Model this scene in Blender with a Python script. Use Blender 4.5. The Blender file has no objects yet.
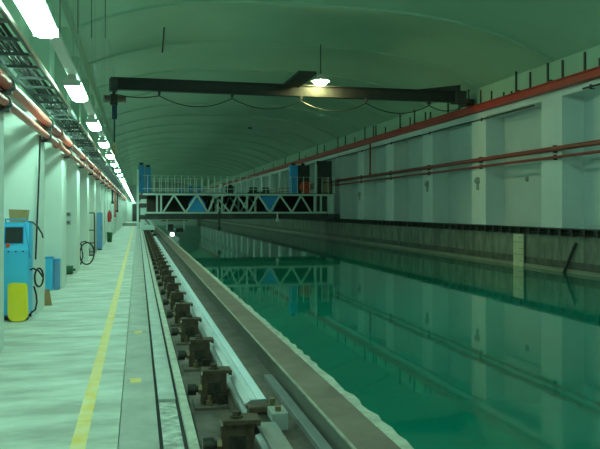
import bpy, bmesh, math, random
from mathutils import Vector, Matrix
random.seed(7)
S = bpy.context.scene
C = S.collection
# ------------------------------------------------------------------ camera
cam_d = bpy.data.cameras.new('camera'); cam = bpy.data.objects.new('camera', cam_d); C.objects.link(cam)
cam_d.sensor_width = 36; cam_d.lens = 42.0; cam_d.shift_y = -14.5/600
cam_d.clip_start = .05; cam_d.clip_end = 400
cam.location = (0, 0, 1.6)
cam.rotation_euler = (math.radians(90), 0, -math.atan(162/700))
S.camera = cam
# ------------------------------------------------------------------ world + exposure (closed hall)
W = bpy.data.worlds.new('world'); S.world = W; W.use_nodes = True
W.node_tree.nodes['Background'].inputs[0].default_value = (.02, .03, .026, 1)
W.node_tree.nodes['Background'].inputs[1].default_value = .3
S.view_settings.view_transform = 'Standard'; S.view_settings.look = 'None'
S.view_settings.gamma = 1; S.view_settings.use_curve_mapping = False
S.view_settings.exposure = 0.85
LAMP_COL = (.47, 1.0, .76); LAMP_STR = 32.0
WARM_COL = (.95, 1.0, .42); WARM_STR = 85.0
FILL_COL = (.48, 1.0, .80); FILL_STR = 150.0  # fill light added for the dim right wall
LAMP_Y = [-1.7+4.1*k for k in range(40)]

# ------------------------------------------------------------------ materials
def mat(name, col, rough=.6, metal=0.0, col2=None, scale=3.0, amt=.5, bump=0.0, bscale=None, stretch=(1, 1, 1),
        emit=None, estr=0, detail=6, spec=.5, lo=.35, hi=.65):
    m = bpy.data.materials.new(name); m.use_nodes = True
    nt = m.node_tree; b = nt.nodes['Principled BSDF']
    b.inputs['Base Color'].default_value = (*col, 1); b.inputs['Roughness'].default_value = rough
    b.inputs['Metallic'].default_value = metal; b.inputs['Specular IOR Level'].default_value = spec
    if emit:
        b.inputs['Emission Color'].default_value = (*emit, 1); b.inputs['Emission Strength'].default_value = estr
    tc = nt.nodes.new('ShaderNodeTexCoord'); mp = nt.nodes.new('ShaderNodeMapping')
    mp.inputs['Scale'].default_value = stretch
    geo = nt.nodes.new('ShaderNodeNewGeometry')
    nt.links.new(geo.outputs['Position'], mp.inputs['Vector'])
    if col2 is not None:
        n = nt.nodes.new('ShaderNodeTexNoise'); n.inputs['Scale'].default_value = scale; n.inputs['Detail'].default_value = detail
        n.inputs['Roughness'].default_value = .6
        r = nt.nodes.new('ShaderNodeValToRGB'); r.color_ramp.elements[0].position = lo; r.color_ramp.elements[1].position = hi
        r.color_ramp.elements[0].color = (*col, 1); r.color_ramp.elements[1].color = (*col2, 1)
        nt.links.new(mp.outputs[0], n.inputs['Vector']); nt.links.new(n.outputs['Fac'], r.inputs['Fac'])
        nt.links.new(r.outputs['Color'], b.inputs['Base Color'])
    if bump:
        n2 = nt.nodes.new('ShaderNodeTexNoise'); n2.inputs['Scale'].default_value = bscale or scale*4; n2.inputs['Detail'].default_value = 5
        bp = nt.nodes.new('ShaderNodeBump'); bp.inputs['Strength'].default_value = bump; bp.inputs['Distance'].default_value = .02
        nt.links.new(mp.outputs[0], n2.inputs['Vector']); nt.links.new(n2.outputs['Fac'], bp.inputs['Height'])
        nt.links.new(bp.outputs['Normal'], b.inputs['Normal'])
    return m
M = {}
M['walk'] = mat('walkway concrete', (.36, .35, .29), .6, col2=(.60, .63, .55), scale=1.5, bump=.12, bscale=30, stretch=(.8, 2.2, 1), spec=.4)
M['kerb'] = mat('edge concrete', (.30, .30, .26), .6, col2=(.42, .42, .37), scale=2.5, bump=.2, bscale=40)
M['pale_conc'] = mat('pale chipped concrete', (.42, .41, .34), .85, col2=(.62, .60, .50), scale=9, bump=.5, bscale=40)
M['bead'] = mat('painted edge highlight', (.28, .26, .20), .7, col2=(.42, .40, .32), scale=6)  # pale colour stands in for the highlight along the parapet edge
M['bed'] = mat('oily rail bed', (.085, .065, .05), .7, col2=(.16, .125, .10), scale=3, bump=.3, bscale=30)
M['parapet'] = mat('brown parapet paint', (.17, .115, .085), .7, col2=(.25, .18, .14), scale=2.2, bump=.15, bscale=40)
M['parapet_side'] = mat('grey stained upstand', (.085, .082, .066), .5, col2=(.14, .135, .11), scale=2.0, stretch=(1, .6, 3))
M['yellow'] = mat('worn yellow line paint', (.80, .50, .06), .55, col2=(.75, .60, .28), scale=5, bump=.1)
M['slot'] = mat('dark slot', (.02, .02, .02), .8)
M['plate'] = mat('galvanised cover plate', (.42, .43, .40), .45, .25, col2=(.60, .61, .57), scale=4)
M['speck'] = mat('speckled grout', (.25, .25, .22), .8, col2=(.62, .62, .56), scale=14)
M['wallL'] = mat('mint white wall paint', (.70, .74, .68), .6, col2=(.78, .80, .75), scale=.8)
M['wallR'] = mat('pale green wall paint', (.64, .69, .67), .55, col2=(.72, .76, .74), scale=.5)
M['recess'] = mat('grey green panel paint', (.50, .58, .57), .55, col2=(.56, .63, .62), scale=.5)
M['farwall'] = mat('dull far wall', (.32, .38, .33), .8, col2=(.38, .44, .38), scale=.3)
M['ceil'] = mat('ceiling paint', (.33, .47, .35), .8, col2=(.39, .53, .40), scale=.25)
M['tank'] = mat('streaked tank concrete', (.12, .135, .105), .8, col2=(.26, .275, .22), scale=1.3, stretch=(1, 2.6, .7), bump=.3, bscale=9)
M['tankdark'] = mat('wet waterline concrete', (.055, .06, .045), .6, col2=(.13, .13, .10), scale=2, stretch=(1, 1.4, .8))
M['tankband'] = mat('pale waterline ledge', (.22, .22, .16), .7, col2=(.30, .29, .22), scale=1.2)
M['darksteel'] = mat('dark grey steel', (.035, .034, .034), .55, col2=(.06, .055, .05), scale=4)
M['black'] = mat('black rubber', (.012, .012, .013), .5)
M['redbeam'] = mat('red oxide beam paint', (.46, .028, .018), .5, col2=(.52, .04, .025), scale=1.2)
M['redpipe'] = mat('dull red pipe paint', (.27, .034, .024), .4, col2=(.33, .05, .035), scale=2)
M['copper'] = mat('red brown pipe paint', (.66, .12, .09), .38, .0, col2=(.74, .20, .15), scale=3)
M['conduit'] = mat('bare conduit', (.90, .72, .66), .3, .2, col2=(.75, .40, .28), scale=.6)  # pinkish white carries the lamp highlight on the brown conduit
M['rust'] = mat('greasy rusty steel', (.055, .034, .022), .5, .2, col2=(.12, .08, .05), scale=14, bump=.3, bscale=60)
M['rustdk'] = mat('oily black steel', (.028, .024, .02), .4, .3, col2=(.06, .05, .04), scale=18)
M['brass'] = mat('brassy bolt', (.30, .23, .13), .4, .7)
M['rail'] = mat('polished rail steel', (.72, .78, .86), .38, .0, col2=(.86, .90, .95), scale=5, stretch=(3, .4, 1))
M['railside2'] = mat('worn rail top steel', (.50, .55, .60), .45, .0, col2=(.66, .71, .75), scale=5, stretch=(1, .4, 1))
M['railside'] = mat('dull rail steel', (.30, .31, .31), .42, .5, col2=(.40, .41, .41), scale=5, stretch=(1, .4, 1))
M['carr'] = mat('pale green carriage paint', (.66, .78, .72), .5, col2=(.72, .84, .77), scale=2)
M['carrback'] = mat('brown black screen board', (.03, .022, .018), .8, col2=(.06, .04, .032), scale=1.5)
M['carrdk'] = mat('dark deck steel', (.05, .055, .05), .6, col2=(.085, .09, .08), scale=2)
M['bluecab'] = mat('machine blue enamel', (.07, .52, .88), .4, col2=(.08, .55, .92), scale=2)
M['bluedk'] = mat('deep blue paint', (.03, .30, .62), .45, col2=(.04, .33, .68), scale=2)
M['bluetarp'] = mat('blue sheet', (.05, .40, .88), .5, col2=(.06, .44, .92), scale=3)
M['bluegrey'] = mat('blue grey enamel', (.14, .32, .58), .45)
M['yboard'] = mat('bright yellow plastic', (.98, .72, .02), .4, col2=(.98, .76, .05), scale=4)
M['card'] = mat('brown cardboard', (.46, .30, .13), .8, col2=(.40, .25, .10), scale=5)
M['wood'] = mat('raw wood', (.40, .24, .11), .7, col2=(.30, .17, .07), scale=3, stretch=(6, 6, 1))
M['screen'] = mat('dark screen', (.02, .03, .03), .25)
M['orange'] = mat('orange red plastic', (.85, .09, .02), .4)
M['tan'] = mat('tan canvas', (.36, .27, .16), .8, col2=(.30, .22, .13), scale=6)
M['white'] = mat('white enamel', (.75, .77, .74), .4)
M['grey'] = mat('grey enamel', (.32, .34, .32), .5)
M['laddergrey'] = mat('dull ladder steel', (.13, .15, .145), .6)
M['bag'] = mat('dull blue black canvas', (.02, .055, .085), .7)
M['girder'] = mat('sooty dark girder paint', (.016, .017, .016), .6, col2=(.028, .027, .025), scale=3)
M['lampbody'] = mat('lamp tray enamel', (.58, .61, .57), .5)
M['red'] = mat('extinguisher red', (.55, .03, .02), .35)
M['green'] = mat('dark green enamel', (.02, .12, .05), .45)
M['gauge'] = mat('pale yellow gauge paint', (.60, .56, .34), .6, col2=(.68, .65, .46), scale=5)
M['diff'] = mat('glowing lamp diffuser', (.8, .85, .8), .5, emit=LAMP_COL, estr=LAMP_STR)
M['fill_bulb'] = mat('added fill lamp bulb', (.9, .9, .8), .5, emit=FILL_COL, estr=FILL_STR)  # bulb of the two added fill lamps
M['glintlens'] = mat('glow for water glint', (.9, .9, .9), .4, emit=(.8, 1, .88), estr=14)  # glow in place of a bright reflection on the water
M['bulb'] = mat('glowing flood bulb', (.9, .9, .8), .5, emit=WARM_COL, estr=WARM_STR)
# water: dyed-looking deep green body with a clear mirror surface and faint ripples
def water_mat():
    m = bpy.data.materials.new('tank water'); m.use_nodes = True; nt = m.node_tree; b = nt.nodes['Principled BSDF']
    b.inputs['Base Color'].default_value = (.0, .20, .135, 1); b.inputs['Roughness'].default_value = .035
    b.inputs['IOR'].default_value = 1.45
    g = nt.nodes.new('ShaderNodeNewGeometry'); mp = nt.nodes.new('ShaderNodeMapping'); mp.inputs['Scale'].default_value = (1, .8, 1)
    n = nt.nodes.new('ShaderNodeTexNoise'); n.inputs['Scale'].default_value = .9; n.inputs['Detail'].default_value = 3
    bp = nt.nodes.new('ShaderNodeBump'); bp.inputs['Strength'].default_value = .05; bp.inputs['Distance'].default_value = .03
    nt.links.new(g.outputs['Position'], mp.inputs['Vector']); nt.links.new(mp.outputs[0], n.inputs['Vector'])
    nt.links.new(n.outputs['Fac'], bp.inputs['Height']); nt.links.new(bp.outputs['Normal'], b.inputs['Normal'])
    return m
M['water'] = water_mat()

# ------------------------------------------------------------------ mesh helpers
class MB:
    def __init__(s): s.bm = bmesh.new()
    def box(s, lo, hi, bev=0.0, rot=None, piv=None):
        r = bmesh.ops.create_cube(s.bm, size=1); vs = r['verts']
        c = [(a+b)/2 for a, b in zip(lo, hi)]; d = [abs(b-a) for a, b in zip(lo, hi)]
        for v in vs: v.co = Vector((v.co.x*d[0]+c[0], v.co.y*d[1]+c[1], v.co.z*d[2]+c[2]))
        if bev:
            es = list({e for v in vs for e in v.link_edges})
            rr = bmesh.ops.bevel(s.bm, geom=es, offset=bev, segments=2, affect='EDGES', profile=.5)
            vs = list({v for f in rr['faces'] for v in f.verts} | {v for v in vs if v.is_valid})
        if rot is not None: bmesh.ops.rotate(s.bm, verts=vs, cent=piv or c, matrix=rot)
        return s
    def bar(s, a, b, w, h=None):           # rectangular bar from a to b
        a, b = Vector(a), Vector(b); h = h or w; d = (b-a); L = d.length; d.normalize()
        up = Vector((0, 0, 1)) if abs(d.z) < .95 else Vector((0, 1, 0))
        x = d.cross(up).normalized(); y = x.cross(d)
        vs = []
        for p in (a, b):
            for (i, j) in ((-1, -1), (1, -1), (1, 1), (-1, 1)): vs.append(s.bm.verts.new(p+x*i*w/2+y*j*h/2))
        f = s.bm.faces.new
        f(vs[3::-1]); f(vs[4:])
        for i in range(4): j = (i+1) % 4; f((vs[i], vs[j], vs[4+j], vs[4+i]))
        return s
    def cyl(s, a, b, r, n=12, r2=None):
        a, b = Vector(a), Vector(b); d = b-a; L = d.length
        q = Vector((0, 0, 1)).rotation_difference(d.normalized()).to_matrix().to_4x4()
        bmesh.ops.create_cone(s.bm, cap_ends=True, segments=n, radius1=r, radius2=r if r2 is None else r2, depth=L,
                              matrix=Matrix.Translation((a+b)/2) @ q)
        return s
    def tube(s, pts, r, n=8, closed=False):
        pts = [Vector(p) for p in pts]; rings = []; N = len(pts); x = None
        for i, p in enumerate(pts):
            t = (pts[(i+1) % N] if (closed or i < N-1) else p) - (pts[i-1] if (closed or i > 0) else p)
            t.normalize()
            if x is None:
                up = Vector((0, 0, 1)) if abs(t.z) < .9 else Vector((1, 0, 0)); x = t.cross(up).normalized()
            else: x = (x - t*x.dot(t)).normalized()
            y = t.cross(x)
            rings.append([s.bm.verts.new(p+(x*math.cos(k*2*math.pi/n)+y*math.sin(k*2*math.pi/n))*r) for k in range(n)])
        for i in range(N if closed else N-1):
            A, B = rings[i], rings[(i+1) % N]
            for k in range(n): s.bm.faces.new((A[k], A[(k+1) % n], B[(k+1) % n], B[k]))
        if not closed: s.bm.faces.new(rings[0][::-1]); s.bm.faces.new(rings[-1])
        return s
    def prism(s, prof, y0, y1, axis='y'):   # closed profile [(x,z)] swept along y, or [(x,y)] along z, or [(y,z)] along x
        def P(u, v, t): return {'y': (u, t, v), 'z': (u, v, t), 'x': (t, u, v)}[axis]
        A = [s.bm.verts.new(P(u, v, y0)) for u, v in prof]; B = [s.bm.verts.new(P(u, v, y1)) for u, v in prof]
        s.bm.faces.new(A); s.bm.faces.new(B[::-1]); n = len(prof)
        for i in range(n): j = (i+1) % n; s.bm.faces.new((A[i], B[i], B[j], A[j]))
        return s
    def lathe(s, prof, c, n=24, axis='z'):  # prof [(r, h)]
        rings = []
        for r, h in prof:
            if axis == 'z': f = lambda k: (c[0]+r*math.cos(k), c[1]+r*math.sin(k), c[2]+h)
            elif axis == 'x': f = lambda k: (c[0]+h, c[1]+r*math.cos(k), c[2]+r*math.sin(k))
            else: f = lambda k: (c[0]+r*math.cos(k), c[1]+h, c[2]+r*math.sin(k))
            rings.append([s.bm.verts.new(f(2*math.pi*k/n)) for k in range(n)])
        for A, B in zip(rings, rings[1:]):
            for k in range(n): s.bm.faces.new((A[k], A[(k+1) % n], B[(k+1) % n], B[k]))
        s.bm.faces.new(rings[0][::-1]); s.bm.faces.new(rings[-1])
        return s
    def build(s, name, m, parent=None, smooth=False):
        bmesh.ops.remove_doubles(s.bm, verts=s.bm.verts, dist=1e-6)
        bmesh.ops.recalc_face_normals(s.bm, faces=s.bm.faces)
        me = bpy.data.meshes.new(name); s.bm.to_mesh(me); s.bm.free()
        me.materials.append(M[m] if isinstance(m, str) else m)
        if smooth:
            me.polygons.foreach_set('use_smooth', [True]*len(me.polygons))
            try: me.set_sharp_from_angle(angle=math.radians(38))
            except Exception: pass
        o = bpy.data.objects.new(name, me); C.objects.link(o)
        if parent:
            o.parent = parent
            o.matrix_parent_inverse = Matrix.Translation(-Vector(parent_loc(parent)))
        return o
def parent_loc(p):
    v = Vector((0, 0, 0))
    while p is not None: v = v + p.location; p = p.parent
    return v
def tag(o, label, cat, group=None):
    o['label'] = label; o['category'] = cat
    if group: o['group'] = group
    return o
def thing(name, label, cat, loc=(0, 0, 0), group=None):
    o = bpy.data.objects.new(name, None); C.objects.link(o); o.location = loc; o.empty_display_size = .1
    return tag(o, label, cat, group)
def struct(o): o['kind'] = 'structure'; return o
def stuff(o): o['kind'] = 'stuff'; return o
def dup(root, loc, label):
    r = root.copy(); C.objects.link(r); r.location = loc; r['label'] = label
    for ch in list(root.children):
        c = ch.copy(); C.objects.link(c); c.parent = r; c.matrix_parent_inverse = ch.matrix_parent_inverse.copy()
        for g in list(ch.children):
            d = g.copy(); C.objects.link(d); d.parent = c; d.matrix_parent_inverse = g.matrix_parent_inverse.copy()
    return r
ONES = 'first second third fourth fifth sixth seventh eighth ninth tenth eleventh twelfth thirteenth fourteenth fifteenth sixteenth seventeenth eighteenth nineteenth'.split()
def nth(k):
    if k < 19: return ONES[k]
    k += 1; t = {2: 'twent', 3: 'thirt', 4: 'fort'}[k//10]
    return t+'ieth' if k % 10 == 0 else t+'y-'+ONES[k % 10-1]

# ------------------------------------------------------------------ setting: floor and rail bed
Y0, Y1 = -7.0, 160.0
XR = 13.4; ZW = -.40; ZS = 6.35; RISE = 1.53; XL = -2.25; XB = 14.2
fl = struct(MB().box((XL-.2, Y0, -.40), (1.27, Y1, -.15)).build('floor', 'bed'))
y = Y0; k = 0
while y < Y1:                                        # cast walkway bays
    y2 = min(y+3.62, Y1)
    MB().box((XL, y+.003, -.16), (-.135, y2-.003, 0)).build('walkway_slab', 'walk', fl)
    MB().box((-.129, y+.003, -.16), (.143, y2-.003, -.002)).build('edge_slab', 'kerb', fl)
    y = y2
MB().box((.338, Y0, -.16), (.405, Y1, .002)).build('slot_border', 'pale_conc', fl)
MB().box((.405, Y0, -.16), (.76, Y1, -.11)).box((.76, Y0, -.16), (1.27, Y1, -.012)).build('bed_surface', 'bed', fl)
MB().box((.143, Y0, -.16), (.338, Y1, -.04)).build('slot_bottom', 'slot', fl)
MB().box((.172, Y0, -.05), (.307, 6.0, -.018)).build('grout_strip', 'speck', fl)
y = 6.02
while y < 95:                                        # cover plates between the two slots
    MB().box((.170, y, -.05), (.309, y+2.4, .004), .003).build('cover_plate', 'plate', fl)
    y += 2.42
yl = MB()
y = Y0
while y < 72:
    L = random.uniform(.9, 1.6)
    yl.box((-.445+random.uniform(-.004, .004), y, -.001), (-.345+random.uniform(-.004, .004), y+L-.006, .003)); y += L
yl.build('yellow_line', 'yellow', fl)
for (x, yy) in ((-.02, 6.75), (.0, 9.4)):
    MB().box((x-.05, yy-.09, -.003), (x+.05, yy+.09, .0015)).build('yellow_mark', 'yellow', fl)
# parapet between the rail bed and the water
pp = struct(MB().box((1.29, Y0, -.30), (1.56, Y1, .148), 0).build('trim_1', 'parapet'))
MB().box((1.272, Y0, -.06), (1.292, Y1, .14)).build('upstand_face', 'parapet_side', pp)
MB().box((1.271, Y0, .14), (1.293, Y1, .155), .004).build('edge_highlight', 'bead', pp)
def chipped():                                       # ragged pale outer edge
    b = MB(); bm = b.bm; prev = None; n = 700
    for i in range(n+1):
        yy = Y0+(Y1-Y0)*(i/n)**1.6
        xo = 1.66+random.uniform(-.02, .016); xi = 1.56+random.uniform(-.006, .008); z = .150+random.uniform(-.008, .004)
        ring = [bm.verts.new(p) for p in ((xi, yy, .10), (xi, yy, z), (xo-.015, yy, z-.004), (xo, yy, z-.04), (1.65, yy, -.1), (1.65, yy, -1.2), (1.56, yy, -1.2))]
        if prev:
            for a in range(len(ring)):
                c = (a+1) % len(ring); bm.faces.new((prev[a], prev[c], ring[c], ring[a]))
        prev = ring
    return b
chipped().build('chipped_edge', 'pale_conc', pp)
# ------------------------------------------------------------------ water
wa = MB().box((1.62, Y0, ZW-.9), (XR+.05, Y1, ZW)).build('water', 'water'); struct(wa)
# ------------------------------------------------------------------ right side: tank wall, ledge, panelled wall
tw = struct(MB().box((XR, Y0, -1.4), (XR+.8, Y1, .99)).build('wall_tank', 'tank'))
MB().box((XR-.012, Y0, -.30), (XR, Y1, -.04)).build('wet_band', 'tankdark', tw)
MB().prism([(XR, -.28), (XR-.07, -.31), (XR-.07, -.6), (XR, -.6)], Y0, Y1).build('waterline_ledge', 'tankband', tw)
wr = struct(MB().box((XB, Y0, .9), (XB+.3, Y1, ZS+.6)).build('wall_right', 'recess'))
BAY = 5.11; PY = [20.8+BAY*k for k in range(-5, 27)]
for yc in PY:
    MB().box((XR, yc-.6, .98), (XB+.02, yc+.6, 5.4)).build('pilaster', 'wallR', wr)
    for (z0, z1) in ((1.1, 3.2), (3.25, 5.2)):      # shallow rendered panels in every bay
        MB().box((XB-.035, yc+.95, z0), (XB, yc+BAY-.95, z1), .01).build('render_panel', 'recess', wr)
MB().box((XR+.004, Y0, 5.30), (XB+.02, Y1, 6.0)).build('head_beam', 'wallR', wr)
MB().box((XR-.05, Y0, 5.85), (XB+.3, Y1, 6.5)).build('spring_beam', 'ceil', wr)
# ------------------------------------------------------------------ left side: wall, fins
wl = struct(MB().box((XL-.3, Y0, -.3), (XL, Y1, ZS+.6)).build('wall_left', 'wallL'))
FY = [8.66+3.62*k for k in range(-4, 41)]
for ye in FY:
    MB().box((XL-.02, ye-.88, -.05), (-1.51, ye, 3.12), .012).build('fin', 'wallL', wl)
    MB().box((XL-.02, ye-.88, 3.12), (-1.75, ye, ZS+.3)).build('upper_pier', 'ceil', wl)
MB().box((XL-.02, Y0, 3.12), (-1.62, Y1, 3.22)).build('fin_lintel', 'grey', wl)
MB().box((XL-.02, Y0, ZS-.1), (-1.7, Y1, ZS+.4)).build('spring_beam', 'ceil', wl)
# ------------------------------------------------------------------ ends
we = struct(MB().box((XL-.3, Y1, -1.4), (XB+.3, Y1+.3, 9)).build('wall_far', 'farwall'))
we2 = struct(MB().box((1.7, Y1-.25, -1.4), (13.1, Y1-.05, 1.1)).build('wall_tank_end', 'wallL'))
wb = struct(MB().box((XL-.3, Y0-.3, -1.4), (XB+.3, Y0, 9)).build('wall_near', 'wallL'))
PYW = 102.0                                          # cross wall with the door at the end of the walkway
wp = struct(MB().box((XL, PYW, 0), (-.85, PYW+.2, 2.7)).box((.35, PYW, 0), (.7, PYW+.2, 2.7)).box((-.85, PYW, 2.5), (.35, PYW+.2, 2.7)).build('wall_cross', 'wallL'))
d1 = struct(MB().box((-.75, PYW+.05, 0), (.25, PYW+.1, 2.42)).build('door_1', 'darksteel'))
MB().box((-.85, PYW-.03, 0), (-.75, PYW+.2, 2.5)).box((.25, PYW-.03, 0), (.35, PYW+.2, 2.5)).box((-.75, PYW-.03, 2.42), (.25, PYW+.2, 2.5)).build('door_frame', 'grey', d1)
MB().cyl((.12, PYW+.05, 1.05), (.12, PYW-.02, 1.05), .035, 10).build('door_handle', 'grey', d1)
st = MB().box((-1.55, 72, 0), (.1, 73.2, .12)).box((-1.55, 72.4, .12), (.1, 73.2, .28)).build('step', 'kerb'); struct(st)
# ------------------------------------------------------------------ ceiling: row of doubly curved shells
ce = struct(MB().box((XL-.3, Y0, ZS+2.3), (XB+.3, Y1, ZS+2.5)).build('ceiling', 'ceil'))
def zarch(x):
    u = (x-(XL+XR)/2)/((XR-XL)/2+.35); return ZS+RISE*(1-abs(u)**3)
def shell(ya, yb):
    b = MB(); bm = b.bm; nx, ny = 28, 10; g = []
    for j in range(ny+1):
        t = j/ny; row = []
        for i in range(nx+1):
            x = XL-.1+(XB-XL+.2)*i/nx
            z = zarch(x)+.30*math.sin(math.pi*t)**.8*max(0, 1-abs((x-5.6)/8)**3)
            row.append(bm.verts.new((x, ya+(yb-ya)*t, z)))
        g.append(row)
    for j in range(ny):
        for i in range(nx): bm.faces.new((g[j][i], g[j][i+1], g[j+1][i+1], g[j+1][i]))
    for row, s in ((g[0], -1), (g[-1], 1)):          # rib drop at both ends of the shell
        low = [bm.verts.new((v.co.x, v.co.y, v.co.z+.55)) for v in row]
        for i in range(nx): bm.faces.new((row[i], row[i+1], low[i+1], low[i]))
    return b
ye = 20.8-BAY*5
edges = [ye+BAY*k for k in range(-1, 34)]
for a, b_ in zip(edges, edges[1:]):
    if a > Y1: break
    shell(a+.11, b_-.11).build('shell_panel', 'ceil', ce, True)
    def rib(yc):
        b = MB(); bm = b.bm; prev = None
        for i in range(29):
            x = XL-.1+(XB-XL+.2)*i/28; z = zarch(x)
            r = [bm.verts.new(p) for p in ((x, yc-.12, z-.07), (x, yc+.12, z-.07), (x, yc+.12, z+.4), (x, yc-.12, z+.4))]
            if prev:
                for q in range(4): bm.faces.new((prev[q], prev[(q+1) % 4], r[(q+1) % 4], r[q]))
            prev = r
        return b
    rib(b_).build('ceiling_rib', 'ceil', ce, True)

# ------------------------------------------------------------------ running rail (left) with clamps
rl = thing('running_rail', 'long polished steel running rail held by rusty clamps beside the walkway', 'rail', (.88, 30, -.012))
MB().prism([(.78, .03), (.82, .03), (.98, .03), (.98, .055), (.905, .075), (.905, .11), (.962, .125), (.962, .148), (.955, .155), (.835, .155), (.79, .122), (.79, .112), (.855, .11), (.855, .075), (.78, .055)], 5.27, 95).build('rail_body', 'railside', rl)
MB().prism([(.838, .1545), (.882, .1545), (.880, .157), (.840, .157)], 5.275, 95).build('rail_head', 'railside2', rl)
MB().prism([(.886, .1545), (.954, .1545), (.951, .158), (.889, .158)], 5.275, 95).build('running_band', 'rail', rl)
MB().box((.765, 5.2, -.02), (1.0, 95, .032)).build('sole_plate', 'rust', rl)
r2 = thing('rail_stub', 'short lower rail piece past the splice at the near rail end', 'rail', (.88, 3.5, -.012))
MB().prism([(.80, .0), (.96, .0), (.96, .02), (.90, .04), (.90, .07), (.945, .08), (.945, .105), (.815, .105), (.815, .08), (.86, .07), (.86, .04), (.80, .02)], 1.5, 4.86).build('rail_body', 'railside', r2)
MB().box((.74, 1.5, -.03), (1.02, 4.86, .001)).build('sole_plate', 'rust', r2)
sp = thing('rail_splice', 'dark bolted splice block joining the two rail pieces', 'rail splice', (.88, 5.06, -.012))
MB().box((.80, 4.9, -.012), (.96, 5.24, .09), .006).build('splice_block', 'rustdk', sp)
MB().box((.93, 4.90, .02), (1.05, 5.10, .15), .008).build('splice_lug', 'grey', sp)
for q in (4.96, 5.18): MB().cyl((.985, q, .12), (.985, q, .185), .024, 6).build('bolt', 'brass', sp)
MB().box((.80, 5.12, .09), (.97, 5.25, .14), .01).build('splice_cap', 'rust', sp)
fb = tag(MB().box((1.165, -1, -.012), (1.245, 6.57, .035), .004).build('flat_bar', 'railside'), 'pale flat steel bar lying at the foot of the parapet', 'steel bar')

def clamp(label):
    t = thing('rail_clamp', label, 'rail clamp', (0, 0, -.012), 'rail clamps along the running rail')
    MB().box((.47, -.16, -.112), (.757, .16, -.085), .004).build('base_plate', 'bed', t)
    b = MB().prism([(.535, -.085), (.755, -.085), (.755, .165), (.735, .18), (.565, .18), (.535, .165)], -.055, .055)
    b.build('block', 'rust', t)
    MB().box((.59, -.060, -.03), (.70, -.053, .10)).build('pocket', 'rustdk', t)
    MB().prism([(.545, .18), (.765, .18), (.772, .165), (.795, .165), (.797, .205), (.545, .212)], -.085, .085).build('head_plate', 'rust', t)
    MB().cyl((.645, 0, .21), (.645, 0, .222), .045, 12).cyl((.645, 0, .222), (.645, 0, .25), .032, 6).build('top_nut', 'rust', t)
    MB().cyl((.415, -.03, .045), (.49, -.03, .045), .052, 14).cyl((.488, -.03, .045), (.54, -.03, .045), .028, 10).build('jack_screw', 'rustdk', t, True)
    MB().cyl((.51, -.03, .045), (.54, -.03, .045), .046, 6).build('lock_nut', 'brass', t)
    MB().cyl((.60, -.10, -.086), (.60, -.10, -.04), .03, 6).cyl((.60, -.10, -.04), (.60, -.10, .0), .015, 8).build('anchor_bolt', 'brass', t)
    MB().box((.67, -.10, -.086), (.757, .10, .0), .006).build('toe', 'rustdk', t)
    return t
c0 = clamp('greasy rusty rail clamp, first counting from the near end of the rail')
c0.location = (0, 4.68, -.012)
for k in range(1, 34):
    dup(c0, (0, 4.68+1.475*k, -.012), 'greasy rusty rail clamp, %s counting from the near end of the rail' % nth(k))

# ------------------------------------------------------------------ ceiling lamps on the left
def lamp(label):
    t = thing('batten_lamp', label, 'lamp', (-.87, 0, 3.36), 'glowing batten lamps over the walkway')
    MB().prism([(-.94, 3.36), (-.92, 3.425), (-.82, 3.425), (-.80, 3.36)], -.70, .70).build('housing', 'lampbody', t)
    MB().prism([(-.955, 3.37), (-.98, 3.34), (-.975, 3.29), (-.92, 3.26), (-.82, 3.26), (-.765, 3.29), (-.76, 3.34), (-.785, 3.37)], -.64, .64).build('diffuser', 'diff', t)
    for s in (-.66, .66): MB().box((-.985, min(s, s*1.05), 3.28), (-.755, max(s, s*1.05), 3.362)).build('end_cap', 'lampbody', t)
    return t
l0 = None
vis = 0
for yy in LAMP_Y:
    lab = 'glowing batten lamp above the walkway, %s from the near end of the visible row' % nth(vis)
    if yy < 4: lab = 'glowing batten lamp hung over the near walkway before the visible row, %s' % ('at its start' if yy < 0 else 'one short of it')
    else: vis += 1
    if l0 is None: l0 = lamp(lab); l0.location = (-.87, yy, 3.36)
    else: dup(l0, (-.87, yy, 3.36), lab)
tk = thing('lamp_trunking', 'pale straight trunking linking the row of batten lamps', 'trunking', (-.87, 40, 3.43))
MB().prism([(-.93, 3.43), (-.81, 3.43), (-.81, 3.49), (-.93, 3.49)], Y0+.2, Y1-.2).build('trunk_run', 'lampbody', tk)
for yy in LAMP_Y:
    for q in (-.5, .5): MB().cyl((-.87, yy+q, 3.48), (-.87, yy+q, 6.9), .004, 6).build('hanging_rod', 'grey', tk)
# ------------------------------------------------------------------ pipes and cable ladder on the left
def left_pipe(label, x, z, r, m, ya, yb):
    t = thing('wall_pipe', label, 'pipe', (x, 30, z), 'pipes along the walkway wall')
    MB().cyl((x, ya, z), (x, yb, z), r, 20).build('pipe_run', m, t, True)
    for ye in FY:
        if ye-.44 < ya or ye > 60: continue
        MB().cyl((x, ye-.5, z), (x, ye-.38, z), r+.018, 16).build('pipe_clip', 'darksteel', t, True)
        MB().box((-1.60, ye-.475, z-r-.05), (x+.05, ye-.405, z-r-.01)).build('bracket', 'darksteel', t)
    for yc in (13.2, 25.1, 37.0):
        if yc > ya: MB().cyl((x, yc, z), (x, yc+.1, z), r+.03, 18).build('flange', m, t, True)
    return t
left_pipe('thick red brown wall pipe, upper of the walkway pair', -1.40, 2.985, .066, 'copper', Y0+.1, 90)
left_pipe('thinner red brown wall pipe, lower of the walkway pair', -1.42, 2.785, .05, 'copper', Y0+.1, 90)
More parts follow.
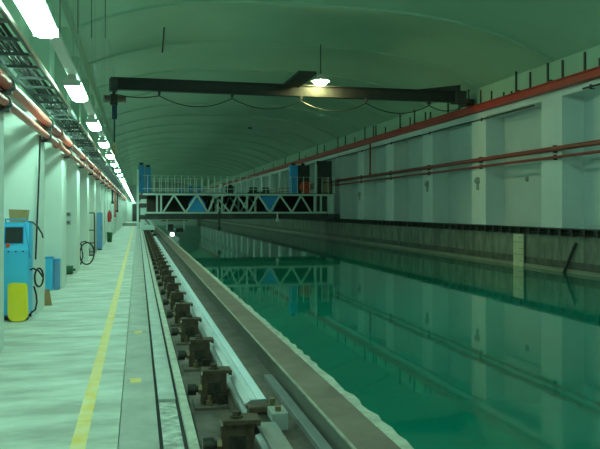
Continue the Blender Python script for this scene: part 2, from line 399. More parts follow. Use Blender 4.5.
def conduit(label, ya, yb, hook):
    pts = [(-1.2, ya, 3.455), (-1.2, yb-.06, 3.455)]
    if hook: pts += [(-1.2, yb-.02, 3.44), (-1.2, yb, 3.40), (-1.2, yb, 3.30)]
    t = thing('conduit', label, 'conduit', (-1.2, (ya+yb)/2, 3.455), 'bare conduits under the cable ladder')
    MB().tube(pts, .016, 8).build('tube', 'conduit', t, True)
    q = ya+.6
    while q < yb-.3:
        MB().bar((-1.2, q, 3.455), (-1.30, q, 3.52), .02).build('saddle', 'grey', t); q += 1.9
    return t
conduit('shiny bare conduit with a turned down end, nearest above the walkway', -3, 13.29, True)
conduit('second shiny bare conduit, continuing farther along above the walkway', 15.5, 21, True)
conduit('third short bare conduit, farthest along above the walkway', 22.5, 28, True)
lad = thing('cable_ladder', 'grey cable ladder with rungs running above the wall pipes', 'cable ladder', (-1.5, 30, 3.5))
for x in (-1.72, -1.28): MB().box((x-.015, Y0+.2, 3.50), (x+.015, 92, 3.58)).build('side_rail', 'laddergrey', lad)
rung = None
for k in range(75):
    yy = 2.0+.8*k
    if rung is None: rung = MB().box((-1.72, -.03, 3.505), (-1.28, .03, 3.54)).build('rung', 'laddergrey', lad); rung.location = (0, yy, 0)
    else:
        r = rung.copy(); C.objects.link(r); r.location = (0, yy, 0)
for q, (x, r) in enumerate(((-1.62, .022), (-1.55, .03), (-1.47, .02), (-1.40, .026))):
    pts = [(x+.012*math.sin(.9*i+q), Y0+.3+i*2.0, 3.54+r+.004*math.sin(1.7*i+q)) for i in range(48)]
    MB().tube(pts, r, 6).build('cable', 'black', lad, True)
# thin wires hanging from the vault beside the lamps
for q, (x, yy, z0, nm) in enumerate(((-.95, 9.2, 4.2, 'first'), (-.80, 10.0, 4.0, 'second'), (-.66, 10.6, 4.1, 'third'), (-.5, 11.4, 4.3, 'fourth'))):
    tag(MB().cyl((x, yy, 3.495 if q == 0 else z0), (x, yy, 7.0), .006, 6).build('hanging_wire', 'darksteel'),
        'thin dark wire hanging from the vault beside the lamps, %s of four' % nm, 'wire', 'thin wires hanging from the vault')

# ------------------------------------------------------------------ machines and clutter on the walkway
cb = thing('control_cabinet', 'bright blue machine cabinet with dark screen standing at the second wall fin', 'cabinet', (-1.73, 10.95, 0))
MB().box((-1.89, 10.78, .09), (-1.55, 11.22, 1.02), .012).build('body', 'bluecab', cb)
MB().prism([(10.78, 1.02), (11.22, 1.02), (11.22, 1.42), (10.86, 1.42), (10.80, 1.08)], -1.89, -1.55, 'x').build('console', 'bluecab', cb)
def tilt(b, lo, hi): b.box(lo, hi, .004, Matrix.Rotation(-math.atan2(.06, .34), 3, 'X'), (-1.74, 10.825, 1.22)); return b
tilt(MB(), (-1.87, 10.812, 1.12), (-1.63, 10.83, 1.35)).build('screen', 'screen', cb)
tilt(MB(), (-1.885, 10.818, 1.105), (-1.615, 10.834, 1.365)).build('bezel', 'bluedk', cb)
for x in (-1.82, -1.72, -1.62): MB().cyl((x, 10.78, 1.0), (x, 10.765, 1.0), .012, 10).build('button', 'black', cb)
MB().cyl((-1.83, 10.80, 1.09), (-1.83, 10.765, 1.085), .03, 12).build('stop_knob', 'orange', cb, True)
MB().tube([(-1.87, 10.86, 1.42), (-1.87, 10.84, 1.47), (-1.83, 10.84, 1.465), (-1.76, 10.85, 1.46), (-1.60, 10.86, 1.46), (-1.56, 10.9, 1.42)], .011, 8).build('grab_rail', 'bluedk', cb, True)
for x in (-1.86, -1.58):
    for yy in (10.84, 11.16): MB().cyl((x-.02, yy, .045), (x+.02, yy, .045), .045, 14).build('caster', 'black', cb, True)
MB().box((-1.88, 10.79, .07), (-1.56, 11.21, .10)).build('plinth', 'bluedk', cb)
MB().tube([(-1.57, 10.9, 1.43), (-1.50, 10.85, 1.42), (-1.43, 10.84, 1.36), (-1.37, 10.85, 1.25), (-1.36, 10.86, 1.19)], .012, 8).build('swing_arm', 'darksteel', cb, True)
ld = [(-1.60, 10.80, 1.40), (-1.58, 10.775, 1.30), (-1.565, 10.77, 1.18), (-1.548, 10.80, 1.05), (-1.53, 10.82, .9)]
MB().tube(ld, .008, 6).build('lead', 'bluedk', cb, True)
tag(MB().prism([(-1.83, 1.424), (-1.61, 1.424), (-1.585, 1.60), (-1.845, 1.61)], 10.95, 11.15).build('cardboard_box', 'card'),
    'brown cardboard box standing on top of the blue machine cabinet', 'box')
def yb():
    prof = []
    for (cx, cz, a0, a1, rr) in ((-1.64, .13, -90, 0, .10), (-1.60, .52, 0, 90, .05), (-1.76, .53, 90, 180, .05), (-1.71, .13, 180, 270, .10)):
        for i in range(7):
            a = math.radians(a0+(a1-a0)*i/6); prof.append((cx+rr*math.cos(a), cz+rr*math.sin(a)))
    b = MB(); b.prism([(x, z-.025) for x, z in prof], 10.66, 10.73); return b
ybo = thing('yellow_tank', 'bright yellow rounded plastic tank in front of the blue machine cabinet', 'tank', (-1.71, 10.7, 0))
yb().build('tank_body', 'yboard', ybo, True)
MB().box((-1.76, 10.652, .10), (-1.60, 10.662, .45), .004).build('moulded_panel', 'yboard', ybo)
ho = []
for i in range(60):
    a = i/60*2*math.pi*2.0; ho.append((-1.43+.055*math.cos(a), 10.97+(.02 if i > 30 else 0)+.03*math.cos(a), .60+.135*math.sin(a)))
hs = thing('black_hose', 'coiled black hose hooked on the right flank of the blue cabinet', 'hose', (-1.45, 11.0, 0))
MB().tube([(-1.545, 10.9, .72), (-1.50, 10.92, .74), (-1.43, 10.95, .70)]+ho, .013, 8).build('coil', 'black', hs, True)
MB().tube([(-1.505, 11.0, .47), (-1.47, 10.98, .36), (-1.455, 10.95, .24), (-1.475, 10.93, .13), (-1.53, 10.92, .09)], .013, 8).build('tail', 'black', hs, True)
tag(MB().tube([(-1.46, 11.33, 2.74), (-1.47, 11.34, 2.3), (-1.485, 11.34, 1.9), (-1.50, 11.34, 1.5), (-1.51, 11.3, 1.1), (-1.515, 11.26, .85)], .013, 8).build('drop_cable', 'black', None, True),
    'black cable dropping from the wall pipes down the second fin behind the cabinet', 'cable')
def blue_panel(label, x0, x1, h, y, m):
    t = thing('flat_case', label, 'case', ((x0+x1)/2, y, 0), 'flat cases on the floor against the third fin')
    MB().box((x0, y, 0), (x1, y+.16, h), .008).build('panel_body', m, t)
    MB().box((x0+.03, y-.008, .05), (x1-.03, y+.001, h-.05), .003).build('face_sheet', m, t)
    MB().box((x0-.004, y-.012, h-.03), (x1+.004, y+.165, h+.006)).build('top_rim', 'bluedk', t)
blue_panel('taller bright blue flat case standing against the third wall fin', -1.80, -1.66, .66, 14.72, 'bluecab')
blue_panel('shorter blue grey flat case standing beside the taller bright blue one', -1.645, -1.535, .61, 14.78, 'bluegrey')
tag(MB().prism([(-1.535, 0), (-1.405, 0), (-1.45, .27), (-1.515, .27)], 12.36, 12.40).build('wood_offcut', 'wood'), 'short brown wood offcut propped at the far corner of the second fin', 'wood')
gb = thing('tool_heap', 'small dark motor lying on the floor past the two blue flat cases', 'motor', (-1.70, 18.4, 0))
MB().cyl((-1.78, 18.3, .11), (-1.58, 18.3, .11), .105, 16).build('motor_body', 'green', gb, True)
MB().cyl((-1.58, 18.3, .11), (-1.52, 18.3, .11), .03, 10).build('shaft', 'darksteel', gb, True)
MB().box((-1.76, 18.22, 0), (-1.60, 18.40, .03)).build('foot', 'darksteel', gb)
MB().tube([(-1.74, 18.25, .20), (-1.8, 18.2, .32), (-1.83, 18.2, .42)], .012, 6).build('lead', 'darksteel', gb, True)
for q, (z, dy) in enumerate(((1.49, 0), (1.28, .05))):
    s_ = thing('switch_box', '%s grey switch box on the third wall fin' % ('upper' if q == 0 else 'lower'), 'switch', (-1.7, 14.98, z), 'switch boxes on the third fin')
    s_.location = (-1.60, 18.52, z)
    MB().box((-1.77, 18.54, z-.05), (-1.66, 18.64, z+.05), .006).build('case', 'grey', s_)
    MB().box((-1.73, 18.52, z-.02), (-1.70, 18.545, z+.03)).build('lever', 'black', s_)
# hose loop and hand truck
rlp = thing('hose_reel', 'large loop of black hose standing on the floor by the hand truck', 'hose', (-1.45, 22.3, 0))
MB().tube([(-1.45+.20*math.cos(a), 21.3+.12*math.sin(a), .335+.31*math.sin(a)) for a in [2*math.pi*i/28 for i in range(28)]], .022, 8, True).build('hose_loop', 'black', rlp, True)
MB().tube([(-1.42, 21.42, .64), (-1.52, 21.45, .68), (-1.6, 21.45, .66), (-1.66, 21.4, .58)], .018, 8).build('hose_tail', 'black', rlp, True)
MB().tube([(-1.62, 21.2, .02), (-1.56, 21.25, .25), (-1.62, 21.4, .6)], .018, 8).build('prop', 'black', rlp, True)
ht = thing('hand_truck', 'black two wheeled hand truck parked beside the walkway wall', 'hand truck', (-1.6, 25.4, 0))
for x in (-1.69, -1.48): MB().tube([(x, 25.55, .1), (x, 25.45, .6), (x, 25.35, 1.3), (x, 25.3, 1.5)], .022, 8).build('side_tube', 'darksteel', ht, True)
for z, yy in ((.45, 25.48), (.9, 25.41), (1.5, 25.3)): MB().cyl((-1.69, yy, z), (-1.48, yy, z), .02, 8).build('crossbar', 'darksteel', ht, True)
MB().box((-1.69, 25.2, .02), (-1.48, 25.55, .045)).build('toe_plate', 'darksteel', ht)
for x in (-1.67, -1.50): MB().cyl((x-.02, 25.6, .13), (x+.02, 25.6, .13), .13, 18).build('wheel', 'black', ht, True)
MB().cyl((-1.67, 25.6, .13), (-1.50, 25.6, .13), .015, 8).build('axle', 'darksteel', ht)
bp = thing('grey_locker', 'narrow blue grey upright locker beside the hand truck', 'locker', (-1.5, 29.2, 0))
MB().box((-1.60, 29.05, .05), (-1.40, 29.45, 1.5), .01).build('carcass', 'bluegrey', bp)
MB().box((-1.59, 29.035, .1), (-1.41, 29.05, 1.46), .004).build('locker_door', 'bluegrey', bp)
MB().box((-1.44, 29.015, .8), (-1.425, 29.04, .95)).build('handle', 'black', bp)
MB().box((-1.58, 29.07, 0), (-1.42, 29.43, .06)).build('plinth', 'black', bp)
ex = thing('fire_extinguisher', 'red fire extinguisher hung on the walkway wall', 'extinguisher', (-1.44, 36.3, 1.0))
MB().lathe([(.03, 0), (.085, .02), (.09, .1), (.09, .42), (.06, .50), (.03, .53)], (-1.40, 36.3, 1.0), 16).build('cylinder', 'red', ex, True)
MB().box((-1.43, 36.27, 1.53), (-1.36, 36.33, 1.58)).build('valve', 'black', ex)
MB().tube([(-1.38, 36.25, 1.55), (-1.31, 36.22, 1.5), (-1.29, 36.22, 1.3), (-1.30, 36.22, 1.15)], .012, 6).build('hose', 'black', ex, True)
MB().box((-1.515, 36.25, 1.2), (-1.45, 36.35, 1.28)).build('wall_hook', 'grey', ex)
bn = thing('waste_bin', 'small dark green bin on the floor below the fire extinguisher', 'bin', (-1.38, 36.2, 0))
MB().lathe([(.10, 0), (.11, .02), (.13, .44)], (-1.38, 36.2, 0), 16).build('bin_body', 'green', bn, True)
MB().lathe([(.14, .44), (.14, .48), (.05, .52)], (-1.38, 36.2, 0), 16).build('lid', 'green', bn, True)
for q, (yy, z0, z1, m, nm) in enumerate(((41, 2.0, 3.1, 'darksteel', 'dark'), (45.5, 1.2, 2.9, 'copper', 'orange brown'), (50, 1.5, 3.0, 'darksteel', 'blackish'))):
    d_ = thing('drop_pipe', '%s vertical drop pipe from the wall pipes, far down the walkway' % nm, 'pipe', (-1.40, yy, z0))
    MB().cyl((-1.40, yy, z0), (-1.40, yy, z1), .05, 10).build('pipe_run', m, d_, True)
    MB().cyl((-1.40, yy, z0-.05), (-1.40, yy, z0+.1), .08, 10).build('valve', m, d_, True)

# ------------------------------------------------------------------ right wall services
bm_ = thing('runway_beam', 'long red steel crane runway beam high along the far wall of the tank', 'beam', (13.25, 40, 5.66))
MB().prism([(13.10, 5.52), (13.40, 5.52), (13.40, 5.55), (13.27, 5.57), (13.27, 5.75), (13.40, 5.77), (13.40, 5.80), (13.10, 5.80), (13.10, 5.77), (13.15, 5.75), (13.15, 5.57), (13.10, 5.55)], Y0+.1, Y1-.1).build('beam_body', 'redbeam', bm_)
HP = [(18.2, 6.1), (18.91, 6.44), (20.06, 6.43), (20.9, 6.97), (21.98, 6.41), (22.91, 6.66), (23.22, 5.96), (23.79, 6.01), (24.71, 6.2), (25.6, 6.39), (26.65, 6.69), (27.52, 6.33), (28.61, 6.5), (30.51, 6.18), (31.1, 6.26), (32.46, 6.55), (33.04, 6.27), (34.42, 6.71), (36.63, 6.19), (38.22, 6.43), (38.66, 6.48), (40.23, 6.66), (42.23, 6.2), (44.31, 6.48), (46.09, 6.66), (49.66, 6.37), (51.72, 6.56), (55.66, 6.1), (57.85, 6.52), (63.65, 6.52), (69.58, 6.25), (75.39, 6.19), (81.48, 6.43)]
for (yy, z) in HP:
    w = .05 if z < 6.3 else .065
    MB().box((13.30, yy-w/2, 5.78), (13.30+w, yy+w/2, z)).box((13.2, yy-.09, 5.795), (13.39, yy+.09, 5.83)).build('hanger_post', 'darksteel', bm_)
    if z > 6.5: MB().box((13.22, yy-.28, 5.80), (13.34, yy-.1, 5.9), .01).build('stop_block', 'darksteel', bm_)
def seg_pipe(label, x, z, r, ya, yb, m, clips):
    t = thing('wall_pipe', label, 'pipe', (x, (ya+yb)/2, z), 'pipes on the far tank wall')
    MB().cyl((x, ya, z), (x, yb, z), r, 16).build('pipe_run', m, t, True)
    for q in clips: MB().box((x-.01, q-.03, z-r-.04), (XR+.1, q+.03, z+r+.04)).build('pipe_clip', 'darksteel', t)
cl = [p-.3 for p in PY]
seg_pipe('thicker dull red pipe across the pale pilasters, upper of the pair', 13.28, 3.60, .085, Y0+.1, 90, 'redpipe', cl)
seg_pipe('thinner dull red pipe across the pale pilasters, lower of the pair', 13.30, 3.33, .05, Y0+.1, 90, 'redpipe', cl)
seg_pipe('thin dark pipe below the red beam, longest piece', 13.36, 5.22, .03, 21.8, 60, 'darksteel', [c for c in cl if 21.8 < c < 60])
seg_pipe('thin dark pipe below the red beam, short piece at the near end', 13.36, 5.34, .03, 12, 19.05, 'darksteel', [15.4, 18.7])
ri = thing('riser_pipe', 'dark red upright riser pipe between the red pipe pair and the red beam', 'pipe', (13.3, 39.2, 3.6))
MB().cyl((13.3, 39.17, 3.66), (13.3, 39.17, 5.5), .05, 12).build('pipe_run', 'redpipe', ri, True)
MB().cyl((13.3, 39.17, 3.62), (13.3, 39.17, 3.8), .075, 12).build('tee', 'redpipe', ri, True)
def walllamp(label, yy, z):
    t = thing('bulkhead_lamp', label, 'lamp', (13.4, yy, z), 'unlit bulkhead lamps on the pilasters')
    MB().lathe([(.16, 0), (.16, -.05), (.12, -.08)], (13.40, yy, z+.12), 18, 'x').build('back_plate', 'grey', t, True)
    MB().lathe([(.11, -.07), (.11, -.12), (.06, -.15)], (13.40, yy, z+.12), 18, 'x').build('glass_bowl', 'grey', t, True)
    MB().box((13.34, yy-.08, z-.25), (13.40, yy+.08, z-.04), .01).build('gear_box', 'grey', t)
walllamp('grey bulkhead lamp on the second pilaster from the right edge', 25.96, 2.66)
walllamp('grey bulkhead lamp on the third pilaster from the right edge', 31.0, 2.72)
walllamp('grey bulkhead lamp on a far pilaster near the moving carriage', 41.4, 2.45)
tag(MB().lathe([(.10, 0), (.10, -.04), (.05, -.09)], (XB-.035, 23.55, 2.75), 16, 'x').build('wall_vent', 'grey', None, True), 'small round grey vent on the wall panel between two pilasters', 'vent')
# dark cable trough on the ledge
tr = thing('busbar_trough', 'dark conductor trough running along the top of the tank wall', 'trough', (13.35, 40, .98))
MB().prism([(13.18, .985), (13.392, .985), (13.392, 1.02), (13.18, 1.02)], Y0+.1, Y1-.1).build('cover_board', 'carrdk', tr)
MB().box((13.37, Y0+.1, .78), (13.392, Y1-.1, .985)).build('back_board', 'black', tr)
for z in (.80, .87, .94): MB().cyl((13.27, Y0+.1, z), (13.27, Y1-.1, z), .016, 8).build('conductor_bar', 'rustdk', tr, True)
q = 12.0; hold = None; ins = None
while q < 70:
    if hold is None:
        hold = MB().box((13.22, -.05, .765), (13.37, .05, .985)).build('holder', 'rustdk', tr)
        ins = MB().cyl((13.20, 0, .84), (13.235, 0, .84), .028, 8).build('insulator', 'copper', hold)
        hold.location = (0, q, 0)
    else:
        h = hold.copy(); C.objects.link(h); h.location = (0, q, 0)
        i2 = ins.copy(); C.objects.link(i2); i2.parent = h; i2.matrix_parent_inverse = ins.matrix_parent_inverse.copy()
    q += .62
# gauge board and leaning pole
ga = thing('gauge_board', 'pale yellow upright gauge board on the tank wall at the waterline', 'gauge', (13.3, 22.7, -.4))
MB().box((13.28, 22.36, -.9), (13.325, 23.03, .74), .006).build('board', 'gauge', ga)
for z in (-.22, .0, .22, .44, .62): MB().box((13.274, 22.36, z), (13.282, 23.03 if z in (.0, .44) else 22.62, z+.025)).build('graduation', 'grey', ga)
tag(MB().cyl((13.33, 19.37, .57), (13.25, 19.98, -.55), .05, 12).build('leaning_pole', 'darksteel', None, True), 'dark pole leaning into the water against the tank wall', 'pole')

# ------------------------------------------------------------------ overhead crane
cr = thing('overhead_crane', 'dark overhead crane girder spanning the hall below the vault', 'crane', (6, 26, 6.1))
def girder(x0, x1, y, z0, z1, w):
    return MB().prism([(y-w, z0), (y+w, z0), (y+w, z0+.03), (y+.02, z0+.04), (y+.02, z1-.04), (y+w, z1-.03), (y+w, z1), (y-w, z1), (y-w, z1-.03), (y-.02, z1-.04), (y-.02, z0+.04), (y-w, z0+.03)], x0, x1, 'x')
girder(-.95, 12.85, 26, 5.92, 6.36, .13).build('girder', 'girder', cr)
MB().box((-1.0, 25.8, 5.85), (-.72, 26.2, 6.30), .02).build('end_plate', 'darksteel', cr)
MB().box((12.4, 25.84, 5.90), (12.85, 26.4, 6.38), .02).build('end_truck', 'darksteel', cr)
for yy in (26.0, 26.3): MB().cyl((12.84, yy, 5.95), (13.2, yy, 5.95), .148, 16).build('wheel', 'rustdk', cr, True)
MB().prism([(10.6, 6.34), (12.6, 6.34), (12.6, 6.62)], 25.9, 26.1).build('gusset', 'darksteel', cr)
MB().box((5.32, 23.2, 6.24), (5.95, 25.87, 6.34)).build('cross_beam', 'girder', cr)
hx = [.75, 3.41, 6.02, 8.62, 11.25]
for x in hx: MB().box((x-.05, 25.82, 5.80), (x+.05, 26.0, 5.93), .01).cyl((x, 25.9, 5.72), (x, 25.9, 5.82), .03, 8).build('cable_trolley', 'darksteel', cr)
pts = []
xs = [-.75]+hx+[12.7]
for a, b_ in zip(xs, xs[1:]):
    for i in range(10):
        t = i/10; pts.append((a+(b_-a)*t, 25.88, 5.74-.36*(b_-a)/2.7*4*t*(1-t)*(.45 if a < 0 else 1)))
pts.append((12.7, 25.88, 5.74))
MB().tube(pts, .02, 6).build('festoon_cable', 'rustdk', cr, True)
def flood(label, x, y, z, bulb, ztop):
    t = thing('flood_lamp', label, 'lamp', (x, y, z), 'flood lamps under the vault')
    MB().lathe([(.05, .26), (.10, .24), (.16, .16), (.34, .02), (.36, 0), (.34, 0), (.15, .14), (.05, .2)], (x, y, z), 24).build('reflector', 'white', t, True)
    MB().lathe([(.06, .15), (.14, .09), (.22, -.02), (.24, -.06), (.17, -.14), (.06, -.18)], (x, y, z), 20).build('bulb', bulb, t, True)
    MB().cyl((x, y, z+.24), (x, y, ztop), .02, 8).build('drop_rod', 'darksteel', t)
flood('lit hanging flood lamp beside the middle of the crane girder', 6.72, 25.58, 6.46, 'bulb', 7.85)
flood('added unseen fill lamp hung from the vault high over the near water', 6.72, 13.5, 6.9, 'fill_bulb', 7.85)  # added out of view to brighten the right wall
flood('added unseen fill lamp hung from the vault behind the camera', 6.72, 1.0, 6.9, 'fill_bulb', 7.85)  # second added fill lamp, also out of view
ho_ = thing('chain_hoist', 'electric hoist with hanging pendant at the walkway end of the crane', 'hoist', (-.85, 26, 5.4))
MB().cyl((-1.2, 25.95, 5.58), (-.42, 25.95, 5.58), .13, 16).build('motor', 'rust', ho_, True)
MB().box((-.98, 25.8, 5.35), (-.70, 26.1, 5.74), .02).build('gear_case', 'rustdk', ho_)
MB().box((-.9, 25.9, 5.7), (-.78, 26.05, 5.845)).build('trolley', 'rustdk', ho_)
MB().box((-.91, 25.9, 4.86), (-.73, 26.04, 5.35), .02).build('chain_bag', 'bag', ho_)
MB().cyl((-.82, 25.97, 4.0), (-.82, 25.97, 4.9), .025, 8).build('pendant_cable', 'bag', ho_, True)
MB().box((-.89, 25.92, 3.5), (-.76, 26.03, 4.02), .025).build('pendant', 'gauge', ho_)
for z in (3.62, 3.74, 3.86): MB().cyl((-.825, 25.92, z), (-.825, 25.90, z), .025, 8).build('button', 'orange', ho_)

# ------------------------------------------------------------------ towing carriage
ca = thing('towing_carriage', 'pale green truss carriage spanning the tank between both rails', 'carriage', (6.5, 48, .15))
YF, YB = 46.0, 50.0
BX = [.85, 1.57, 3.01, 4.46, 5.91, 7.17, 8.59, 10.09, 11.41]
TX = [2.27, 3.75, 4.92, 6.37, 7.78, 9.27, 10.71]
def web(y):
    MB().box((.3, y-.07, 2.55), (13.0, y+.07, 2.68)).build('top_chord', 'carr', ca)
    MB().box((.3, y-.07, 1.36), (13.0, y+.07, 1.48)).build('bottom_chord', 'carr', ca)
    for i, t in enumerate(TX):
        MB().bar((BX[i+1], y, 1.44), (t, y, 2.58), .11).build('diagonal', 'carr', ca)
        MB().bar((t, y, 2.58), (BX[i+2], y, 1.44), .11).build('diagonal', 'carr', ca)
    for x in (.45, 1.19, 1.45, 5.1, 5.38, 7.04, 11.72, 12.1, 12.9): MB().box((x-.06, y-.055, 1.46), (x+.06, y+.055, 2.58)).build('truss_post', 'carr', ca)
web(YF); web(YB)
MB().box((.5, YF+.05, 1.0), (12.6, YF+.5, 1.355)).build('box_girder', 'carrdk', ca)
MB().box((.5, YB-.5, 1.0), (12.6, YB-.05, 1.355)).build('box_girder', 'carrdk', ca)
MB().box((.2, YF, 2.66), (13.1, YB, 2.72)).build('deck', 'carrdk', ca)
for x in [1.5+1.9*k for k in range(6)]: MB().box((x-.05, YF+.07, 1.36), (x+.05, YB-.07, 1.46)).build('cross_tie', 'carrdk', ca)
for yy in (YF+.1, YB-.1):
    for k in range(30):
        x = .6+.43*k
        MB().cyl((x, yy, 2.7), (x, yy, 3.85), .026, 6).build('rail_post', 'carr', ca)
    MB().cyl((.3, yy, 2.98), (9.9, yy, 2.98), .024, 6).build('mid_rail', 'carr', ca)
    MB().cyl((.3, yy, 3.82), (13.0, yy, 3.82), .009, 6).build('hand_rail', 'carr', ca)
for (a, b_, yq) in ((.6, 4.7, YB-.75), (4.72, 8.2, YB+.08), (8.22, 12.4, YB-.75)): MB().box((a, yq, 1.40), (b_, yq+.05, 2.62)).build('back_board', 'carrback', ca)
MB().box((-.08, YF-.05, .42), (.05, YF+.1, 4.2)).build('mast', 'carr', ca)
for yy in (YF+.15, YB-.15):                           # left legs with wheels on the rail
    MB().box((.18, yy-.15, .5), (.42, yy+.15, 2.6)).build('leg', 'carr', ca)
    MB().box((.16, yy-.6, .33), (1.05, yy+.6, .55), .02).build('bogie', 'carr', ca)
    MB().bar((.35, yy, 1.3), (1.0, yy, .5), .12).build('knee_brace', 'carr', ca)
    for d in (-.42, .42): MB().cyl((.80, yy+d, .325), (.96, yy+d, .325), .166, 18).build('wheel', 'rustdk', ca, True)
    for z in (1.0, 1.75, 2.3): MB().box((.08, yy-.22, z), (.55, yy+.22, z+.28), .03).build('drive_box', 'carrdk', ca)
    MB().box((12.6, yy-.15, 1.18), (12.85, yy+.15, 2.6)).build('leg', 'carr', ca)
    for d in (-.35, .35): MB().cyl((13.2, yy+d, 1.17), (13.36, yy+d, 1.17), .148, 16).build('wheel', 'rustdk', ca, True)
    MB().box((12.55, yy-.5, 1.10), (13.34, yy+.5, 1.34), .02).build('bogie', 'carrdk', ca)
MB().box((12.05, YF+1.0, 1.5), (13.15, YF+1.06, 5.0)).build('dark_screen', 'carrdk', ca)
MB().cyl((11.83, YF+.3, 2.7), (11.83, YF+.3, 4.65), .10, 12).cyl((11.83, YF+.3, 4.65), (11.83, YF+.3, 4.85), .06, 10).build('signal_post', 'carr', ca, True)
# things standing on or hung in the carriage
def tallcab(label, x0, x1, y0, z1, m, cat='cabinet', capm='darksteel'):
    t = thing('equipment_cabinet', label, cat, ((x0+x1)/2, y0+.2, 2.72), 'cabinets on the carriage deck')
    MB().box((x0, y0, 2.72), (x1, y0+.5, z1), .02).build('carcass', m, t)
    MB().box((x0+.05, y0-.02, 2.82), (x1-.05, y0, z1-.15), .006).build('cabinet_door', m, t)
    MB().box((x0+.09, y0-.05, 3.5), (x0+.12, y0-.015, 3.75)).build('handle', 'black', t)
    MB().cyl(((x0+x1)/2, y0+.25, z1), ((x0+x1)/2, y0+.25, z1+.16), .13, 12).build('vent_cap', capm, t, True)
tallcab('taller blue cabinet on the carriage deck above the walkway rail', .03, .42, YF+.5, 4.52, 'bluedk')
tallcab('shorter blue cabinet next to the taller one at the walkway end', .47, .82, YF+.55, 4.38, 'bluedk')
tallcab('tall blue cabinet beside the orange drum on the carriage deck', 10.09, 10.62, YF+.5, 4.65, 'bluetarp')
tallcab('tall blackish cabinet behind the orange drum on the carriage deck', 10.75, 11.65, YF+1.3, 4.7, 'carrdk')
for (x, lab) in ((2.75, 'first'), (3.35, 'second'), (3.95, 'third')):
    t = thing('instrument_box', '%s small dark instrument box on the carriage deck from the walkway end' % lab, 'instrument', (x, YF+.5, 2.72), 'instrument boxes on the carriage deck')
    MB().box((x-.16, YF+.4, 2.72), (x+.16, YF+.7, 3.05+.12*(x > 3)), .02).build('case', 'bluedk', t)
    MB().box((x-.1, YF+.385, 2.85), (x+.1, YF+.402, 3.0)).build('face_panel', 'grey', t)
t = thing('measuring_gauge', 'white measuring instrument with arm at the middle of the carriage deck', 'instrument', (5.38, YF+.4, 2.72))
MB().box((5.24, YF+.3, 2.72), (5.52, YF+.55, 3.1), .03).build('case', 'white', t)
MB().lathe([(.05, 0), (.13, .06), (.13, .16), (.05, .22)], (5.38, YF+.42, 3.1), 16).build('dial_head', 'white', t, True)
MB().cyl((4.3, YF+.42, 2.98), (5.25, YF+.42, 3.06), .035, 8).build('arm', 'white', t, True)
t = thing('carriage_motor', 'dark motor standing right of the white measuring instrument', 'motor', (5.85, YF+.6, 2.72))
MB().cyl((5.7, YF+.6, 3.0), (6.3, YF+.6, 3.0), .2, 16).build('motor_body', 'darksteel', t, True); MB().box((5.75, YF+.45, 2.72), (6.25, YF+.75, 2.84)).build('foot', 'darksteel', t)
MB().box((5.9, YF+.52, 3.18), (6.1, YF+.68, 3.3)).build('terminal_box', 'darksteel', t)
t = thing('winch', 'dark small winch on the deck short of the tall blue cabinet', 'winch', (8.3, YF+.6, 2.72))
MB().cyl((7.3, YF+.6, 2.95), (7.8, YF+.6, 2.95), .18, 14).build('drum', 'carrdk', t, True); MB().box((7.2, YF+.4, 2.72), (8.6, YF+.8, 2.82)).build('base', 'carrdk', t)
MB().box((8.2, YF+.45, 2.8), (8.6, YF+.75, 3.12), .02).build('gear_case', 'carrdk', t)
t = thing('orange_drum', 'round orange red drum on the carriage deck beside the tall blue cabinet', 'drum', (11.15, YF+.4, 2.72))
MB().lathe([(.12, -.34), (.30, -.28), (.41, -.12), (.43, 0), (.41, .12), (.30, .28), (.12, .34)], (11.15, YF+.5, 3.15), 24, 'y').build('drum_body', 'orange', t, True)
MB().box((10.9, YF+.25, 2.72), (11.4, YF+.75, 2.80)).build('cradle', 'orange', t)
MB().cyl((11.15, YF+.14, 3.15), (11.15, YF+.18, 3.15), .07, 12).build('hub', 'darksteel', t, True)
t = thing('tan_bundle', 'tan wrapped bundle standing at the far rail end of the carriage', 'bundle', (12.6, YF+.4, 2.72))
MB().lathe([(.22, 0), (.34, .1), (.36, .5), (.30, .8), (.34, .95), (.18, 1.12)], (12.6, YF+.45, 2.72), 14).build('wrapping', 'tan', t, True)
MB().lathe([(.335, 0), (.335, .06)], (12.6, YF+.45, 3.44), 14).build('strap', 'darksteel', t, True)
def sheet(label, prof, y):
    t = thing('blue_sheet', label, 'sheet', (prof[0][0], y, prof[0][1]), 'blue sheets hung inside the truss')
    MB().prism(prof, y, y+.05).build('sheet_panel', 'bluetarp', t)
    zt = max(z for _, z in prof)-.05; xa = min(x for x, z in prof if z > zt-.1); xb = max(x for x, z in prof if z > zt-.1)
    MB().box((xa, y-.02, zt), (xb, y+.07, zt+.08)).build('hem_bar', 'bluedk', t)
sheet('blue sheet filling a truss bay nearer the walkway end', [(3.2, 1.50), (4.35, 1.50), (4.3, 2.0), (3.95, 2.5), (3.55, 2.5), (3.2, 2.0)], YF+.09)
sheet('blue sheet filling a truss bay nearer the far rail end', [(8.35, 1.55), (8.85, 1.55), (9.2, 2.5), (7.95, 2.5)], YF+.09)
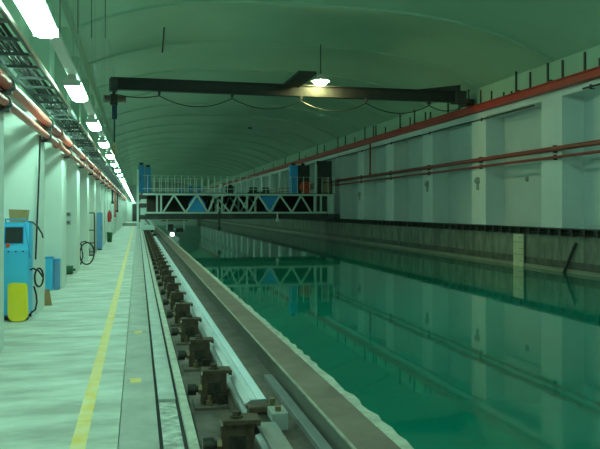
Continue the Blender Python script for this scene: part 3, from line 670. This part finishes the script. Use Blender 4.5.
# gear hung below the carriage
t = thing('probe_frame', 'grey hanging frame with dark boxes under the walkway end of the carriage', 'frame', (2.3, YF+.6, .2))
for x in (1.85, 2.95): MB().box((x-.04, YF+.55, .30), (x+.04, YF+.63, 1.1)).build('hanger', 'carr', t)
MB().box((1.5, YF+.56, .86), (3.2, YF+.64, .96)).build('spreader', 'tan', t)
MB().box((1.90, YF+.4, .24), (2.25, YF+.8, .66), .02).build('dark_box', 'black', t)
MB().box((2.42, YF+.4, .16), (2.9, YF+.8, .40), .02).build('low_box', 'black', t)
MB().box((2.24, YF+.56, .30), (2.96, YF+.62, .36)).build('link_bar', 'carr', t)
t = thing('glint_float', 'added white float in place of a bright reflection on the water under the carriage', 'float', (2.15, YF, -.42))  # added white shape where the water shows a bright reflection
MB().prism([(1.85, -.42), (2.5, -.42), (2.62, -.22), (2.4, -.1), (1.95, -.1), (1.75, -.22)], YF-.5, YF+.9).build('hull', 'white', t)
MB().box((2.0, YF-.2, -.1), (2.3, YF+.4, -.06), .01).build('top_pad', 'white', t)
t = thing('glint_emitter', 'added small emitter in place of a bright reflection on the water below the carriage', 'lamp', (2.15, YF+.1, -.06))  # added emitter imitating the reflected bright spot, no real lamp
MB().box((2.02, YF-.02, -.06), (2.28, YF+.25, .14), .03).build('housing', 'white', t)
MB().cyl((2.15, YF-.02, .04), (2.15, YF-.06, .04), .11, 16).build('lens', 'glintlens', t, True)
for (x, z0, m, lab) in ((5.18, .3, 'darksteel', 'dark sounding rod hung below the middle of the carriage'), (9.07, .86, 'white', 'pale short hanging lever below the far half of the carriage')):
    t = thing('sounding_rod', lab, 'rod', (x, YF-.12, z0))
    MB().cyl((x, YF-.12, z0), (x, YF-.12, 1.45), .05, 10).build('rod', m, t, True)
    MB().box((x-.1, YF-.2, z0-.05), (x+.1, YF-.04, z0+.2), .02).build('weight', m, t)
    MB().box((x-.08, YF-.2, 1.37), (x+.08, YF-.073, 1.47)).build('clip', m, t)

tag(MB().bar((.86, 24.0, 7.75), (.80, 24.0, 6.9), .05, .05).build('hanging_bar', 'darksteel'), 'short dark bar hanging from the vault short of the crane girder', 'bar')
tag(MB().lathe([(.16, 0), (.18, -.06), (.10, -.12)], (8.2, 52.0, 7.80), 14).build('ceiling_detector', 'darksteel', None, True), 'small dark round detector fixed under the vault beyond the crane', 'detector')
t = thing('rail_stop', 'black stop block clamped on the running rail short of the carriage', 'rail stop', (.88, 39.6, .15))
MB().box((.80, 39.5, .158), (.97, 39.75, .30), .02).build('block', 'rustdk', t)
MB().box((.765, 39.55, .05), (.79, 39.7, .28)).box((.965, 39.55, .05), (.99, 39.7, .28)).build('cheek', 'rustdk', t)
